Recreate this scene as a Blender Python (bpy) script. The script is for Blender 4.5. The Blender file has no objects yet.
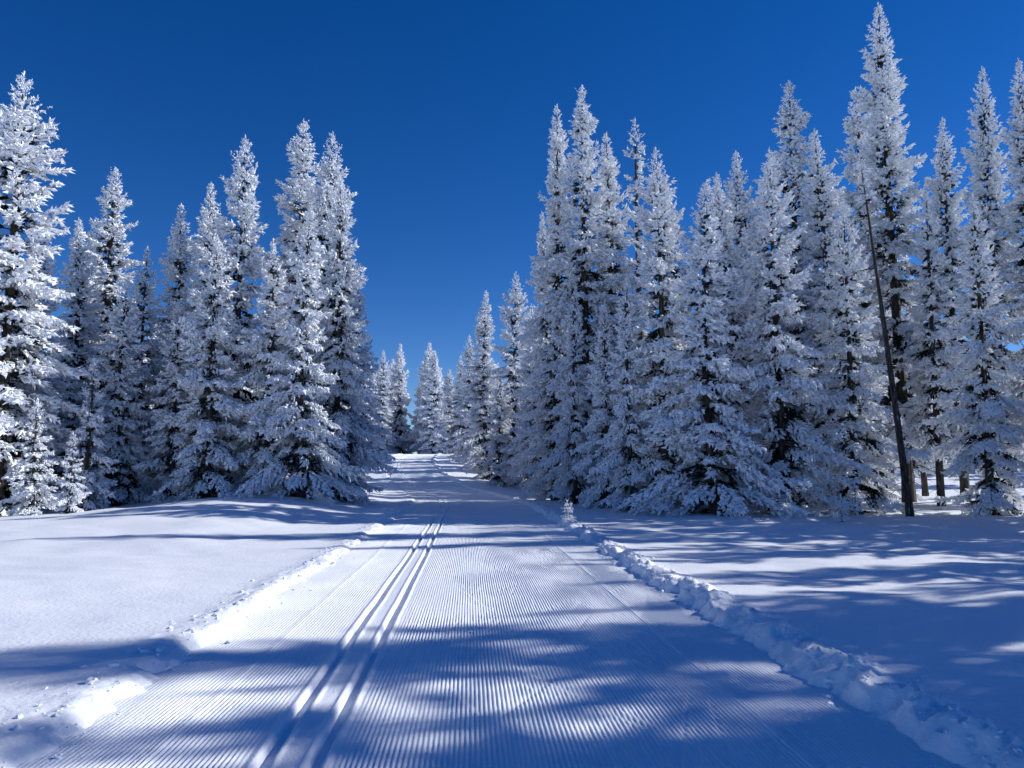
import bpy, math, random, time
import numpy as np
from mathutils import Vector
T0=time.time()
scene=bpy.context.scene
SUN_AZ=math.radians(76); SUN_EL=math.radians(30)

# ------------------------------------------------------------ helpers
def sstep(a,b,x):
    t=np.clip((x-a)/(b-a),0,1); return t*t*(3-2*t)
def vnoise(x,y,seed=0):
    x=np.asarray(x,float); y=np.asarray(y,float)
    xi=np.floor(x).astype(np.int64); yi=np.floor(y).astype(np.int64)
    fx=x-xi; fy=y-yi; fx=fx*fx*(3-2*fx); fy=fy*fy*(3-2*fy)
    def h(a,b):
        n=(a*374761393+b*668265263+seed*1274126177)&0xffffffff
        n=((n^(n>>13))*1274126177)&0xffffffff
        n=n^(n>>16)
        return (n&0xffff)/65535.0
    return ((h(xi,yi)*(1-fx)+h(xi+1,yi)*fx)*(1-fy)+(h(xi,yi+1)*(1-fx)+h(xi+1,yi+1)*fx)*fy)*2-1
def fbm(x,y,seed=0,o=4):
    r=0;a=1;s=0
    for i in range(o):
        r=r+a*vnoise(x*2**i+i*17.3,y*2**i-i*9.1,seed+i); s+=a; a*=.5
    return r/s
def mesh_from(name,verts,faces,mats,matidx=None,smooth=False,attrs=None):
    me=bpy.data.meshes.new(name)
    n=len(verts); m,k=faces.shape
    me.vertices.add(n); me.vertices.foreach_set('co',np.ascontiguousarray(verts,np.float32).ravel())
    me.loops.add(m*k); me.loops.foreach_set('vertex_index',np.ascontiguousarray(faces,np.int32).ravel())
    me.polygons.add(m); me.polygons.foreach_set('loop_start',np.arange(0,m*k,k,dtype=np.int32))
    if matidx is not None: me.polygons.foreach_set('material_index',np.ascontiguousarray(matidx,np.int32))
    for mt in mats: me.materials.append(mt)
    me.update(calc_edges=True)
    me.polygons.foreach_set('use_smooth',np.full(m,smooth,bool))
    if attrs:
        for an,av in attrs.items():
            a=me.attributes.new(an,'FLOAT','POINT'); a.data.foreach_set('value',np.ascontiguousarray(av,np.float32))
    me.update()
    return me
def add_obj(name,me,loc=(0,0,0)):
    o=bpy.data.objects.new(name,me); o.location=loc; scene.collection.objects.link(o); return o

# ------------------------------------------------------------ materials
def new_mat(name):
    m=bpy.data.materials.new(name); m.use_nodes=True
    nt=m.node_tree; nt.nodes.clear(); return m,nt,nt.nodes,nt.links
def snow_mat(name,col,b1,fine):
    m,nt,N,L=new_mat(name)
    out=N.new('ShaderNodeOutputMaterial'); p=N.new('ShaderNodeBsdfPrincipled')
    p.inputs['Roughness'].default_value=.55; p.inputs['Specular IOR Level'].default_value=.3
    tc=N.new('ShaderNodeTexCoord')
    n2=N.new('ShaderNodeTexNoise'); n2.inputs['Scale'].default_value=fine; n2.inputs['Detail'].default_value=3
    n3=N.new('ShaderNodeTexNoise'); n3.inputs['Scale'].default_value=.7; n3.inputs['Detail'].default_value=2
    for n in (n2,n3): L.new(tc.outputs['Object'],n.inputs['Vector'])
    bB=N.new('ShaderNodeBump'); bB.inputs['Strength'].default_value=b1; bB.inputs['Distance'].default_value=.012
    L.new(n2.outputs['Fac'],bB.inputs['Height']); L.new(bB.outputs['Normal'],p.inputs['Normal'])
    r=N.new('ShaderNodeValToRGB'); r.color_ramp.elements[0].position=.3; r.color_ramp.elements[1].position=.7
    r.color_ramp.elements[0].color=(col[0]*.95,col[1]*.95,col[2]*.97,1); r.color_ramp.elements[1].color=(*col,1)
    L.new(n3.outputs['Fac'],r.inputs['Fac']); L.new(r.outputs['Color'],p.inputs['Base Color'])
    L.new(p.outputs['BSDF'],out.inputs['Surface']); return m
M_SNOW=snow_mat('snow_field',(.90,.93,.97),.8,22)
M_TRAIL=snow_mat('snow_groomed',(.90,.93,.97),.5,60)
M_CHUNK=snow_mat('snow_chunk',(.90,.93,.97),.6,50)

def foliage_mat():
    m,nt,N,L=new_mat('frosted_spruce_needles')
    out=N.new('ShaderNodeOutputMaterial'); p=N.new('ShaderNodeBsdfDiffuse')
    at=N.new('ShaderNodeAttribute'); at.attribute_name='frost'
    oi=N.new('ShaderNodeObjectInfo'); sc=N.new('ShaderNodeSeparateColor'); L.new(oi.outputs['Color'],sc.inputs['Color'])
    q=N.new('ShaderNodeMath'); q.operation='MULTIPLY'; L.new(at.outputs['Fac'],q.inputs[0]); L.new(sc.outputs[0],q.inputs[1])
    r=N.new('ShaderNodeValToRGB'); e=r.color_ramp.elements
    e[0].position=.17; e[0].color=(.016,.026,.022,1)
    e[1].position=.52; e[1].color=(.91,.935,.97,1)
    k=e.new(.28); k.color=(.12,.15,.17,1)
    k=e.new(.39); k.color=(.60,.65,.71,1)
    L.new(q.outputs[0],r.inputs['Fac']); L.new(r.outputs['Color'],p.inputs['Color'])
    L.new(p.outputs[0],out.inputs['Surface'])
    return m
def bark_mat():
    m,nt,N,L=new_mat('spruce_bark')
    out=N.new('ShaderNodeOutputMaterial'); p=N.new('ShaderNodeBsdfPrincipled'); p.inputs['Roughness'].default_value=.9
    tc=N.new('ShaderNodeTexCoord'); mp=N.new('ShaderNodeMapping'); mp.inputs['Scale'].default_value=(14,14,3)
    n=N.new('ShaderNodeTexNoise'); n.inputs['Scale'].default_value=1.; n.inputs['Detail'].default_value=3
    L.new(tc.outputs['Object'],mp.inputs[0]); L.new(mp.outputs[0],n.inputs['Vector'])
    r=N.new('ShaderNodeValToRGB'); e=r.color_ramp.elements
    e[0].position=.35; e[0].color=(.018,.013,.01,1); e[1].position=.66; e[1].color=(.09,.075,.065,1)
    k=e.new(.74); k.color=(.5,.53,.57,1)
    L.new(n.outputs['Fac'],r.inputs['Fac']); L.new(r.outputs['Color'],p.inputs['Base Color'])
    L.new(p.outputs[0],out.inputs['Surface']); return m
M_FOL=foliage_mat(); M_BARK=bark_mat()

# ------------------------------------------------------------ terrain
HW=2.55
def xc(y):
    y=np.asarray(y,float)
    return .12-.055*np.clip(y,-40,400)-7*sstep(30,92,y)
def terrain(x,y):
    h=3.7*sstep(48,112,y)-2.5*sstep(118,220,y)
    h=h+.55*np.exp(-((x+9.5)/5.0)**2)*sstep(14,30,y)*(1-.5*sstep(40,60,y))
    return h
def ground_z(x,y):
    x=np.asarray(x,float); y=np.asarray(y,float)
    c=xc(y); t=x-c; at=np.abs(t)
    base=terrain(c,y); out=terrain(x,y)
    rough=.10*fbm(x/7,y/7,3,3)+.06*fbm(x/2.2,y/1.5,5,3)*sstep(3,5,at)
    rough=rough+.016*fbm(x/.45,y/.25,12,3)
    k=sstep(3.0,7.5,at)
    z=base*(1-k)+(out+rough*1.6)*k + rough*.5*(1-k)
    near=.45+.55*sstep(5,11,y)
    jag=.24*near*fbm(y/.9,np.sign(t)*3.7+t*.4,8,4)+.13*fbm(y/.15,t*3,9,3)
    e=sstep(HW-.25,HW+.12,at+jag)
    side=np.where(t<0,.30*near,.72)
    berm=side*(.12+.09*fbm(x/.5,y/.5,21,4)+.13*fbm(x/.11,y/.11,22,3))*np.exp(-((at+jag*.6-HW-.20)/.24)**2)
    z=(base-.10)*(1-e)+(z+.045+berm)*e
    return z
def axis(fine_hi,step,growth,lim):
    a=[fine_hi]; s=step
    while a[-1]<lim: s*=growth; a.append(a[-1]+s)
    return a
core=list(np.arange(2.1,3.7,.028))
outc=axis(core[-1],.028,1.045,420)[1:]
pos=np.array([0,.7,1.4,1.9]+core+outc)
cols=np.concatenate([-pos[::-1][:-1],pos])
rows=[-60,-40,-25,-15,-9,-5,-3,-1,.3]
y=1.2; 
while y<420: rows.append(y); y+=max(.035,.009*y)
rows=np.array(rows)
TT,YY=np.meshgrid(cols,rows); XX=xc(YY)+TT
ZZ=ground_z(XX,YY)
def grid_faces(nr,nc):
    i=np.arange(nr-1)[:,None]*nc+np.arange(nc-1)[None,:]; i=i.ravel()
    return np.stack([i,i+1,i+nc+1,i+nc],1)
me=mesh_from('snow_ground',np.stack([XX,YY,ZZ],-1).reshape(-1,3),grid_faces(*XX.shape),[M_SNOW],smooth=True)
add_obj('snow_ground',me)

# groomed ski trail -----------------------------------------
cols=np.arange(-2.85,2.851,.0062)
rows=[-20,-12,-7,-4,-2,0]
y=1.0
while y<150: rows.append(y); y+=max(.045,.0115*y)
rows=np.array(rows)
TT,YY=np.meshgrid(cols,rows)
base=terrain(xc(YY),YY)
Z=base+.018*fbm(TT/1.2,YY/2.5,31,3)+.03*fbm(TT/6,YY/7,32,2)
wob=.012*fbm(YY/1.7,TT*0+1.,33,2)
ridge=.5+.5*np.cos(2*math.pi*(TT+wob)/.031)
amp=.0125*(.7+.6*fbm(TT/.5,YY/1.3,34,3))
trk=-1.10
pan=1-np.exp(-((TT-trk)/.30)**6)
for s_ in (-1.9,1.75): Z+= .008*np.exp(-((TT+wob*2-s_)/.035)**2)
mask=np.ones_like(TT)
rng=np.random.RandomState(5)
for i in range(130):
    yy=2.5+30*rng.rand()**1.1; side=rng.choice([-1,1]); x0=.75+rng.uniform(-1.3,1.3)
    ang=math.radians(rng.uniform(9,30))*side; L_=rng.uniform(.6,2.4)
    dp=rng.uniform(.15,.85)
    r0=np.searchsorted(rows,yy-.2); r1=np.searchsorted(rows,yy+L_+.2)
    sl=slice(r0,r1); lx=TT[sl]-x0; ly=YY[sl]-yy
    u=lx*math.sin(ang)+ly*math.cos(ang); v=lx*math.cos(ang)-ly*math.sin(ang)
    w=np.exp(-(v/.014)**2)*sstep(0,.3,u)*(1-sstep(L_-.4,L_,u))*dp
    mask[sl]*=1-.8*w; Z[sl]-=.005*w; Z[sl]+=.006*dp*np.exp(-((v-.022*side)/.010)**2)*sstep(0,.15,u)*(1-sstep(L_-.15,L_,u))
Z+=ridge*amp*pan*mask
for g_ in (-.145,.145):
    d=np.abs(TT+wob*.8-trk-g_)
    Z-=.045*(1-sstep(.028,.045,d)); Z+=.012*np.exp(-((d-.065)/.02)**2)
Z+=.0025*fbm(TT/.03,YY/.05,41,2)
me=mesh_from('ski_trail',np.stack([xc(YY)+TT,YY,Z],-1).reshape(-1,3),grid_faces(*TT.shape),[M_TRAIL],smooth=True)
add_obj('ski_trail',me)

import bmesh
bm=bmesh.new(); bmesh.ops.create_icosphere(bm,subdivisions=2,radius=1)
bv=np.array([v.co[:] for v in bm.verts]); bf=np.array([[v.index for v in f.verts] for f in bm.faces]); bm.free()
V=[];F=[];rng=np.random.RandomState(9); off=0
for i in range(2600):
    yy=3+38*rng.rand()**1.5; sd=rng.choice([-1,1],p=[.35,.65]); at=HW+.10+rng.normal()*.17+abs(rng.normal())*(.1 if sd<0 else .2)
    r=.006+.026*rng.rand()**5
    x_=float(xc(yy))+sd*at; z_=float(ground_z(x_,yy)); 
    if at<HW-.05: z_=max(z_,float(terrain(float(xc(yy)),yy))+.008)
    q=bv*(1+.5*vnoise(bv[:,0]*1.9+i,bv[:,1]*1.9+bv[:,2]*2.6,i))[:,None]*np.array([rng.uniform(.8,1.7),rng.uniform(.8,1.5),rng.uniform(.5,.9)])*r
    a=rng.rand()*6.28; c,s=math.cos(a),math.sin(a)
    q=np.stack([q[:,0]*c-q[:,1]*s,q[:,0]*s+q[:,1]*c,q[:,2]],1)
    V.append(q+[x_,yy,z_+r*.15]); F.append(bf+off); off+=len(bv)
add_obj('snow_berm_chunks',mesh_from('snow_berm_chunks',np.concatenate(V),np.concatenate(F),[M_CHUNK],smooth=False))
print('ground',time.time()-T0)

# ------------------------------------------------------------ trees
def tube(pts,rad,n):
    k=len(pts); V=[]; 
    for i in range(k):
        d=pts[min(i+1,k-1)]-pts[max(i-1,0)]; d=d/np.linalg.norm(d)
        a=np.cross(d,[.3,.9,.1] if abs(d[2])>.6 else [0,0,1]); a/=np.linalg.norm(a); b=np.cross(d,a)
        th=np.arange(n)*2*math.pi/n
        V.append(pts[i]+rad[i]*(np.cos(th)[:,None]*a+np.sin(th)[:,None]*b))
    F=[]
    for i in range(k-1):
        for j in range(n):
            p=i*n+j;q=i*n+(j+1)%n; F+= [(p,q,q+n),(p,q+n,p+n)]
    return np.concatenate(V),np.array(F)
def unit(a): return a/np.maximum(np.linalg.norm(a,axis=-1,keepdims=True),1e-9)
def make_tree(name,H,R,seed,z0=.3,gap=.06,pw=.9,kk=1.25,clump=1.5,dead=0,dens=1.,frost_in=.05,lean=0.,tubeR=None,zstep=1.):
    rng=np.random.RandomState(seed)
    bend=rng.normal(size=2)*.012*H
    def axisxy(z):
        u=z/H; return np.stack([lean*u+bend[0]*np.sin(u*3.),bend[1]*np.sin(u*2.6)],-1)
    zs=[];az=[];Ls=[];A=[];B=[]
    z=z0; ph=rng.rand(4)*6.28
    while z<H-.05:
        u=z/H
        prof0=min(1.,((1-u)*kk))**pw*(.80+.20*min(1,(u*H)/(H*.15)))
        prof=prof0*(1+.16*math.sin(z*1.9+ph[0])+.11*math.sin(z*4.3+ph[1]))
        n=int(round((6 if u<.8 else 5)*dens)); a0=rng.rand()*6.28
        for i in range(n):
            if rng.rand()<gap: continue
            a=a0+i*2*math.pi/n+rng.normal()*.30
            lobe=1+.20*math.sin(2*a+ph[2]+z*.35)+.15*math.sin(3*a+ph[3]-z*.6)
            L=R*prof*lobe*rng.uniform(.45,1.15)
            if rng.rand()<.12: L*=1.3
            L=min(L,R*prof0*1.3)+.04+.08*min(1,(1-u)*8)
            zs.append(z+rng.normal()*.09*zstep); az.append(a); Ls.append(L)
            st=1.1*max(0,u-.5)/.5 - .20*(1-u) + rng.normal()*.11
            A.append(st); B.append(-.44*(1-.6*u)+rng.normal()*.08)
        z+=(.12+.37*(1-u)**.7)*rng.uniform(.7,1.3)*zstep
    zs=np.array(zs);az=np.array(az);Ls=np.array(Ls);A=np.array(A);B=np.array(B); nb=len(zs)
    C=np.full(nb,.20)
    base=np.concatenate([axisxy(zs),zs[:,None]],1)
    e=np.stack([np.cos(az),np.sin(az),az*0],1); nrm=np.stack([-np.sin(az),np.cos(az),az*0],1); up=np.array([0,0,1.])
    def P(i,s): return base[i]+e[i]*(Ls[i]*s)[:,None]+up*(Ls[i]*(A[i]*s+B[i]*s*s+C[i]*s**3))[:,None]
    def T(i,s): return unit(e[i]+up*(A[i]+2*B[i]*s+3*C[i]*s*s)[:,None])
    n2=np.maximum(3,np.ceil(Ls/.105/min(clump,1.4))).astype(int)*2
    bi=np.repeat(np.arange(nb),n2); k=np.arange(len(bi))-np.repeat(np.cumsum(n2)-n2,n2)
    s=np.clip(.10+.9*((k//2+rng.rand(len(bi)))/(n2[bi]/2)),0,1); side=np.where(k%2==0,1.,-1.)
    phi=np.radians(rng.uniform(18,52,len(bi)))
    D=T(bi,s)*np.cos(phi)[:,None]+nrm[bi]*(side*np.sin(phi))[:,None]+up*rng.uniform(-.55,.08,len(bi))[:,None]
    D=unit(D); l=np.clip(.44*Ls[bi]*(1-s)**.7,0,.65)*rng.uniform(.5,1.15,len(bi))+.07
    P2=P(bi,s)
    n3=np.maximum(2,np.ceil(l/.055/clump)).astype(int)
    si=np.repeat(np.arange(len(bi)),n3); k3=np.arange(len(si))-np.repeat(np.cumsum(n3)-n3,n3)
    u=(k3+rng.rand(len(si)))/n3[si]; m=len(si)
    Q=P2[si]+D[si]*(l[si]*u)[:,None]-up*(.22*l[si]*u*u)[:,None]+rng.normal(size=(m,3))*.012
    d=unit(D[si]*1.0+unit(rng.normal(size=(m,3)))*.75+up*.02)
    topf=np.clip((H-Q[:,2])/1.6,.45,1)
    ln=rng.uniform(.08,.15,m)*clump*topf; rd=rng.uniform(.026,.050,m)*clump*topf
    ml=26; ax=np.linspace(max(H-.5,0),H+.12,ml)
    Ql=np.concatenate([axisxy(ax),ax[:,None]],1)+rng.normal(size=(ml,3))*.01
    dl=unit(rng.normal(size=(ml,3))*.45+up*1.2)
    radial=np.linalg.norm(Q[:,:2]-axisxy(Q[:,2]),axis=1)
    fr=np.clip(radial/np.maximum(Ls[bi[si]],.2),0,1.1)
    tw=rng.normal(size=len(bi))*.12; bw=rng.normal(size=nb)*.10
    f=frost_in+.80*sstep(.12,.66,fr)+tw[si]+bw[bi[si]]+.12*(Q[:,2]/H)+.35*sstep(.88,.97,Q[:,2]/H)
    f=f+.18*fbm(Q[:,0]/.8+Q[:,1]/1.1,Q[:,2]/.7,seed+50,2)
    Q=np.concatenate([Q,Ql]); d=np.concatenate([d,dl]); ln=np.concatenate([ln,np.full(ml,.11)]); rd=np.concatenate([rd,np.full(ml,.024)]); f=np.concatenate([f,np.full(ml,.75)]); m+=ml
    a=unit(np.cross(d,rng.normal(size=(m,3)))); b=np.cross(d,a)
    V=np.empty((m,4,3))
    for j in range(3):
        th=j*2.0944; V[:,j]=Q+(a*math.cos(th)+b*math.sin(th))*rd[:,None]
    V[:,3]=Q+d*ln[:,None]
    FA=np.stack([f-.06+.12*np.sign((V[:,j,2]-Q[:,2])) for j in range(3)]+[f+.1],1).ravel()
    idx=np.arange(m)[:,None]*4
    F=np.concatenate([idx+[0,1,3],idx+[1,2,3],idx+[2,0,3]])
    V=V.reshape(-1,3); mi=np.zeros(len(F),int)
    VV=[V];FF=[F];MM=[mi];AA=[FA];off=len(V)
    zz=np.linspace(-.5 if H>1 else -.1,H,14); pts=np.concatenate([axisxy(np.maximum(zz,0)),zz[:,None]],1)
    r0=tubeR or (.011*H+.03); rr=r0*(1-np.clip(zz/H,0,1))**.8+.008; rr[0]*=1.25
    tv,tf=tube(pts,rr,9); VV.append(tv);FF.append(tf+off);MM.append(np.ones(len(tf),int));AA.append(np.full(len(tv),.1));off+=len(tv)
    ss=np.array([0,.4,.75,1.])
    for i in range(nb):
        if zs[i]>.93*H: continue
        ii=np.full(4,i); p=P(ii,ss); tv,tf=tube(p,np.array([.026,.018,.012,.005])*(Ls[i]/2+.35)*min(1,H),3)
        VV.append(tv);FF.append(tf+off);MM.append(np.ones(len(tf),int));AA.append(np.full(len(tv),.3));off+=len(tv)
    for i in range(dead):
        zb=rng.uniform(.8,max(z0,2.)*1.1); a_=rng.rand()*6.28; L=rng.uniform(.3,1.2)
        p=np.array([[0,0,zb],[math.cos(a_)*L*.5,math.sin(a_)*L*.5,zb-.05*L],[math.cos(a_)*L,math.sin(a_)*L,zb-.35*L]])
        p[:,:2]+=axisxy(np.array([zb]))
        tv,tf=tube(p,np.array([.02,.012,.004]),3)
        VV.append(tv);FF.append(tf+off);MM.append(np.ones(len(tf),int));AA.append(np.full(len(tv),.3));off+=len(tv)
    me=mesh_from(name,np.concatenate(VV),np.concatenate(FF),[M_FOL,M_BARK],np.concatenate(MM),False,{'frost':np.concatenate(AA)})
    print(name,len(me.polygons),round(time.time()-T0,1))
    return me,H
VAR={
 'A':make_tree('spruce_A',11,2.1,1,z0=.25,pw=.9,kk=1.15),
 'J':make_tree('spruce_J',11,2.1,41,z0=.3,pw=.8,kk=1.2,gap=.12),
 'B':make_tree('spruce_B',13.5,2.3,2,z0=.3,pw=.85,kk=1.25,gap=.08),
 'K':make_tree('spruce_K',14.5,2.2,42,z0=.6,pw=.8,kk=1.35,gap=.13),
 'C':make_tree('spruce_C',16,1.85,3,z0=.5,pw=.9,kk=1.6,gap=.12),
 'D':make_tree('spruce_D',19,1.65,4,z0=.8,pw=.9,kk=2.0,gap=.14),
 'E':make_tree('spruce_E',21,2.3,5,z0=3.,pw=.9,kk=1.6,gap=.25,dead=26),
 'F':make_tree('spruce_F',4.5,1.05,6,z0=.15,pw=.95,kk=1.1,clump=1.),
 'G':make_tree('spruce_G',15,1.9,7,z0=3.2,pw=.9,kk=1.5,gap=.25,dead=30),
 'H':make_tree('spruce_H',12,2.0,17,z0=.3,pw=1.,kk=1.35,gap=.12),
 'P':make_tree('spruce_P',15,2.3,23,z0=1.5,pw=1.,kk=1.25,gap=.34,dens=.9),
 'U':make_tree('spruce_U',15,2.1,31,z0=.6,pw=.9,kk=1.5,gap=.1,clump=2.4),
 'W':make_tree('spruce_W',12,2.0,32,z0=.5,pw=.9,kk=1.3,gap=.12,clump=2.4),
 'X':make_tree('spruce_X',15,2.1,33,z0=3.5,pw=.9,kk=1.5,gap=.25,clump=2.2,dead=15),
 'S':make_tree('spruce_snag',18,.8,8,z0=4.,pw=.5,kk=1.4,gap=.66,dead=30,frost_in=.2),
 'T':make_tree('spruce_dead',14,.5,9,z0=12.,pw=.5,gap=.6,dead=50,lean=-.9,tubeR=.13),
 'Q':make_tree('sapling',.8,.24,10,z0=.05,pw=.8,gap=.15,clump=.95,dens=1.,frost_in=.5,tubeR=.012,zstep=.33),
}
rnd=random.Random(3)
def place(kind,x,y,h,w=1.,frost=1.,name='frosted_spruce_tree',coll=None,rot=None,sink=.12):
    me,H=VAR[kind]; s=h/H
    o=bpy.data.objects.new(name,me); sw=(s**.6 if h>3 else s)*w
    o.scale=(sw,sw,s); o.rotation_euler=(rnd.uniform(-.014,.014),rnd.uniform(-.014,.014),rnd.uniform(0,6.28) if rot is None else rot)
    o.location=(x,y,float(ground_z(x,y))-(sink if h>3 else .03)); o.color=(frost,frost,frost,1)
    (coll or scene.collection).objects.link(o); return o
trees=[
 ('K',-17.9,27,16.1,1.2,1.2),('C',-21,36,13.6,1,.85),('D',-20.1,38,17,1.15,.85),('F',-16,26,3.9,1,1),('F',-14.4,25.3,2.6,.9,1.),
 ('F',-15.7,28.5,5.6,.9,.9),('A',-16.2,32,9.6,.9,1.),('H',-17.4,36,12.1,.9,.85),('C',-16.5,37,14.7,.95,1.05),('C',-14.7,36,15.2,1,1.1),
 ('J',-12.0,30.5,10.6,.95,1.1),('B',-11.8,33,15.8,.9,1.2),('H',-9.9,31,10.4,.9,1.1),('D',-10.4,38,19,1.25,1.),('K',-8.6,35,17,.95,1.15),
 ('A',-8.1,30,11.6,.88,1.2),('B',-7.5,33,14.2,.82,1.2),('H',-7.4,36,10.6,.75,1.),('J',-13.8,31.5,8.2,.8,.95),('G',-19.2,31,12,1,.75),
 ('A',-20.5,28.5,9,1,.85),('B',-22.5,25,13,1,.95),('C',-23,31,15,1,.8),('A',-10.2,33.5,9.5,.9,.95),
 ('D',2.1,38,20.3,.85,1.1),('D',3.5,36,20.4,1.,1.2),('D',4.9,37.5,18.6,1.,1.05),('C',1.7,44,16.6,.8,.95),('H',2.8,34,9.8,.7,1.15),
 ('J',3.7,30.5,8.2,.72,1.15),('S',6.9,40,20.5,1.1,.8),('K',5.5,28,13.5,.95,1.2),('A',6.8,26,11.6,1.05,1.25),('H',4.4,28.2,8.8,.72,1.15),
 ('C',8.7,32,14.2,1,1.05),('C',10.1,33.5,15.8,1,1.05),('B',9.5,27,13.2,.92,1.2),('D',14,37,21.2,1.2,.95),('C',13.9,34,17.2,1.,1.),
 ('J',12.4,28,11.5,.9,1.15),('E',19.4,38,26,1.0,1.),('D',19.0,41,22.8,1.1,.9),('G',18.2,33,13.9,.85,.85),('E',21,36,18.7,.85,.75),
 ('H',16.6,27,11.5,.9,1.15),('E',22.1,34.5,20.4,.8,.8),('E',22.9,33,20,.85,.75),('G',19.2,26.5,12.2,.8,.8),
 ('G',7.6,36,14.5,.9,.85),('G',12.2,37.5,15,.9,.8),('G',16.2,38,15,.9,.75),
 ('C',-2.0,66,16.4,1.1,.9),('K',.1,62,17.3,1.,.9),('B',1.6,58,14,1,.9),('B',-5.0,86,14.2,1.,.85),('A',-3.2,74,11.5,1,.9),
 ('J',-1.0,60,9,.8,.9),('B',-12.8,58,12.5,1,.9),('J',-15.8,78,12,1,.9)]
# stand off to the right of the path
stand=[('B',24,13.4,19,.8),('P',20,10.3,15.2,.9),('P',18,7.8,14.2,.9),('P',27,13.1,17.,1),('E',30,11.6,19.5,.9),('P',16,5.8,12.4,.8),
 ('P',22,14.3,13.3,.9),('H',25,17,14.5,.9),('P',19,17.8,11.1,.9),('H',24,20.1,13.6,.9),('P',21,20.2,11.9,1),
 ('C',25,22.6,17.3,.9),('P',20,23,11.9,1),('C',24,25.6,20.5,.9),('P',28,27.8,16,1),('P',17,14.3,9,.9),
 ('P',22,9.2,15.7,.9),('P',26,10.,18.9,.8),('K',21,7.7,14.7,.75),('P',15,10.1,10.5,.8),('P',28,10.8,18,.9),('K',19,9.,14.,.7)]
for k_,x_,y_,h_,w_ in stand: trees.append((k_,x_,y_,h_,w_,1.))
for t in trees: place(*t)
place('T',13.6,26.6,12.9,1.,.8,name='leaning_dead_spruce',rot=0)
place('Q',1.62,22.6,.55,1.15,1.3,name='frosted_sapling'); place('Q',10.4,24.6,.75,1.,1.3,name='frosted_sapling')
coll=bpy.data.collections.new('distant_forest_trees')
pts=[]
def scatter(n,x0,x1,y0,y1,h0,h1,dmin,clear=7.,kinds='UWUWX'):
    k=0;tr=0
    while k<n and tr<n*40:
        tr+=1
        x=rnd.uniform(x0,x1);y=rnd.uniform(y0,y1)
        if abs(x-float(xc(y)))<clear: continue
        if any((x-a)**2+(y-b)**2<dmin*dmin for a,b in pts): continue
        pts.append((x,y));k+=1
        place(rnd.choice(kinds),x,y,rnd.uniform(h0,h1),rnd.uniform(.95,1.2),rnd.uniform(.75,1.0),name='forest_tree',coll=coll)
scatter(38,-48,-9,40,60,8.5,13,2.3)
scatter(22,5,16,43,62,8.5,13,2.0)
scatter(16,16,50,43,62,9.5,14,2.3,kinds='XXG')
scatter(24,-75,-10,60,100,12,16,3.5,clear=6)
scatter(26,2,80,62,100,12,16,3.5,clear=6)
scatter(26,-30,4,116,132,10.,18.5,1.5,clear=0,kinds='UWDC')
scatter(18,-34,10,132,155,13,19,1.8,clear=0)
scatter(10,-52,-27,14,40,10,16,3)
scatter(4,40,60,20,40,10,15,4)
em=bpy.data.objects.new('distant_forest',None); em.instance_type='COLLECTION'; em.instance_collection=coll; scene.collection.objects.link(em)

# ------------------------------------------------------------ light
S=Vector((math.sin(SUN_AZ)*math.cos(SUN_EL),math.cos(SUN_AZ)*math.cos(SUN_EL),math.sin(SUN_EL)))
ld=bpy.data.lights.new('sun','SUN'); ld.energy=5.; ld.angle=math.radians(.55); ld.color=(1,.98,.95)
lo=bpy.data.objects.new('sun',ld); lo.rotation_euler=(-S).to_track_quat('-Z','Y').to_euler(); lo.location=S*60; scene.collection.objects.link(lo)
w=bpy.data.worlds.new('World'); scene.world=w; w.use_nodes=True; N=w.node_tree.nodes; L=w.node_tree.links
bg=N['Background']; bg.inputs['Strength'].default_value=.115
sk=N.new('ShaderNodeTexSky'); sk.sky_type='NISHITA'; sk.sun_disc=False; sk.sun_elevation=SUN_EL; sk.sun_rotation=SUN_AZ
sk.altitude=3000; sk.air_density=1.; sk.dust_density=.1; sk.ozone_density=3.
hs=N.new('ShaderNodeHueSaturation'); hs.inputs['Saturation'].default_value=1.34; hs.inputs['Hue'].default_value=.514
L.new(sk.outputs[0],hs.inputs['Color']); L.new(hs.outputs[0],bg.inputs['Color'])

cd=bpy.data.cameras.new('camera'); cam=bpy.data.objects.new('camera',cd); scene.collection.objects.link(cam)
cam.location=(0,0,1.6); cam.rotation_euler=(math.radians(96.4),0,0); cd.sensor_width=36; cd.lens=27.07; cd.clip_end=2000; cd.clip_start=.05
scene.camera=cam
scene.view_settings.view_transform='Standard'; scene.view_settings.look='None'; scene.view_settings.exposure=0
print('done',time.time()-T0)
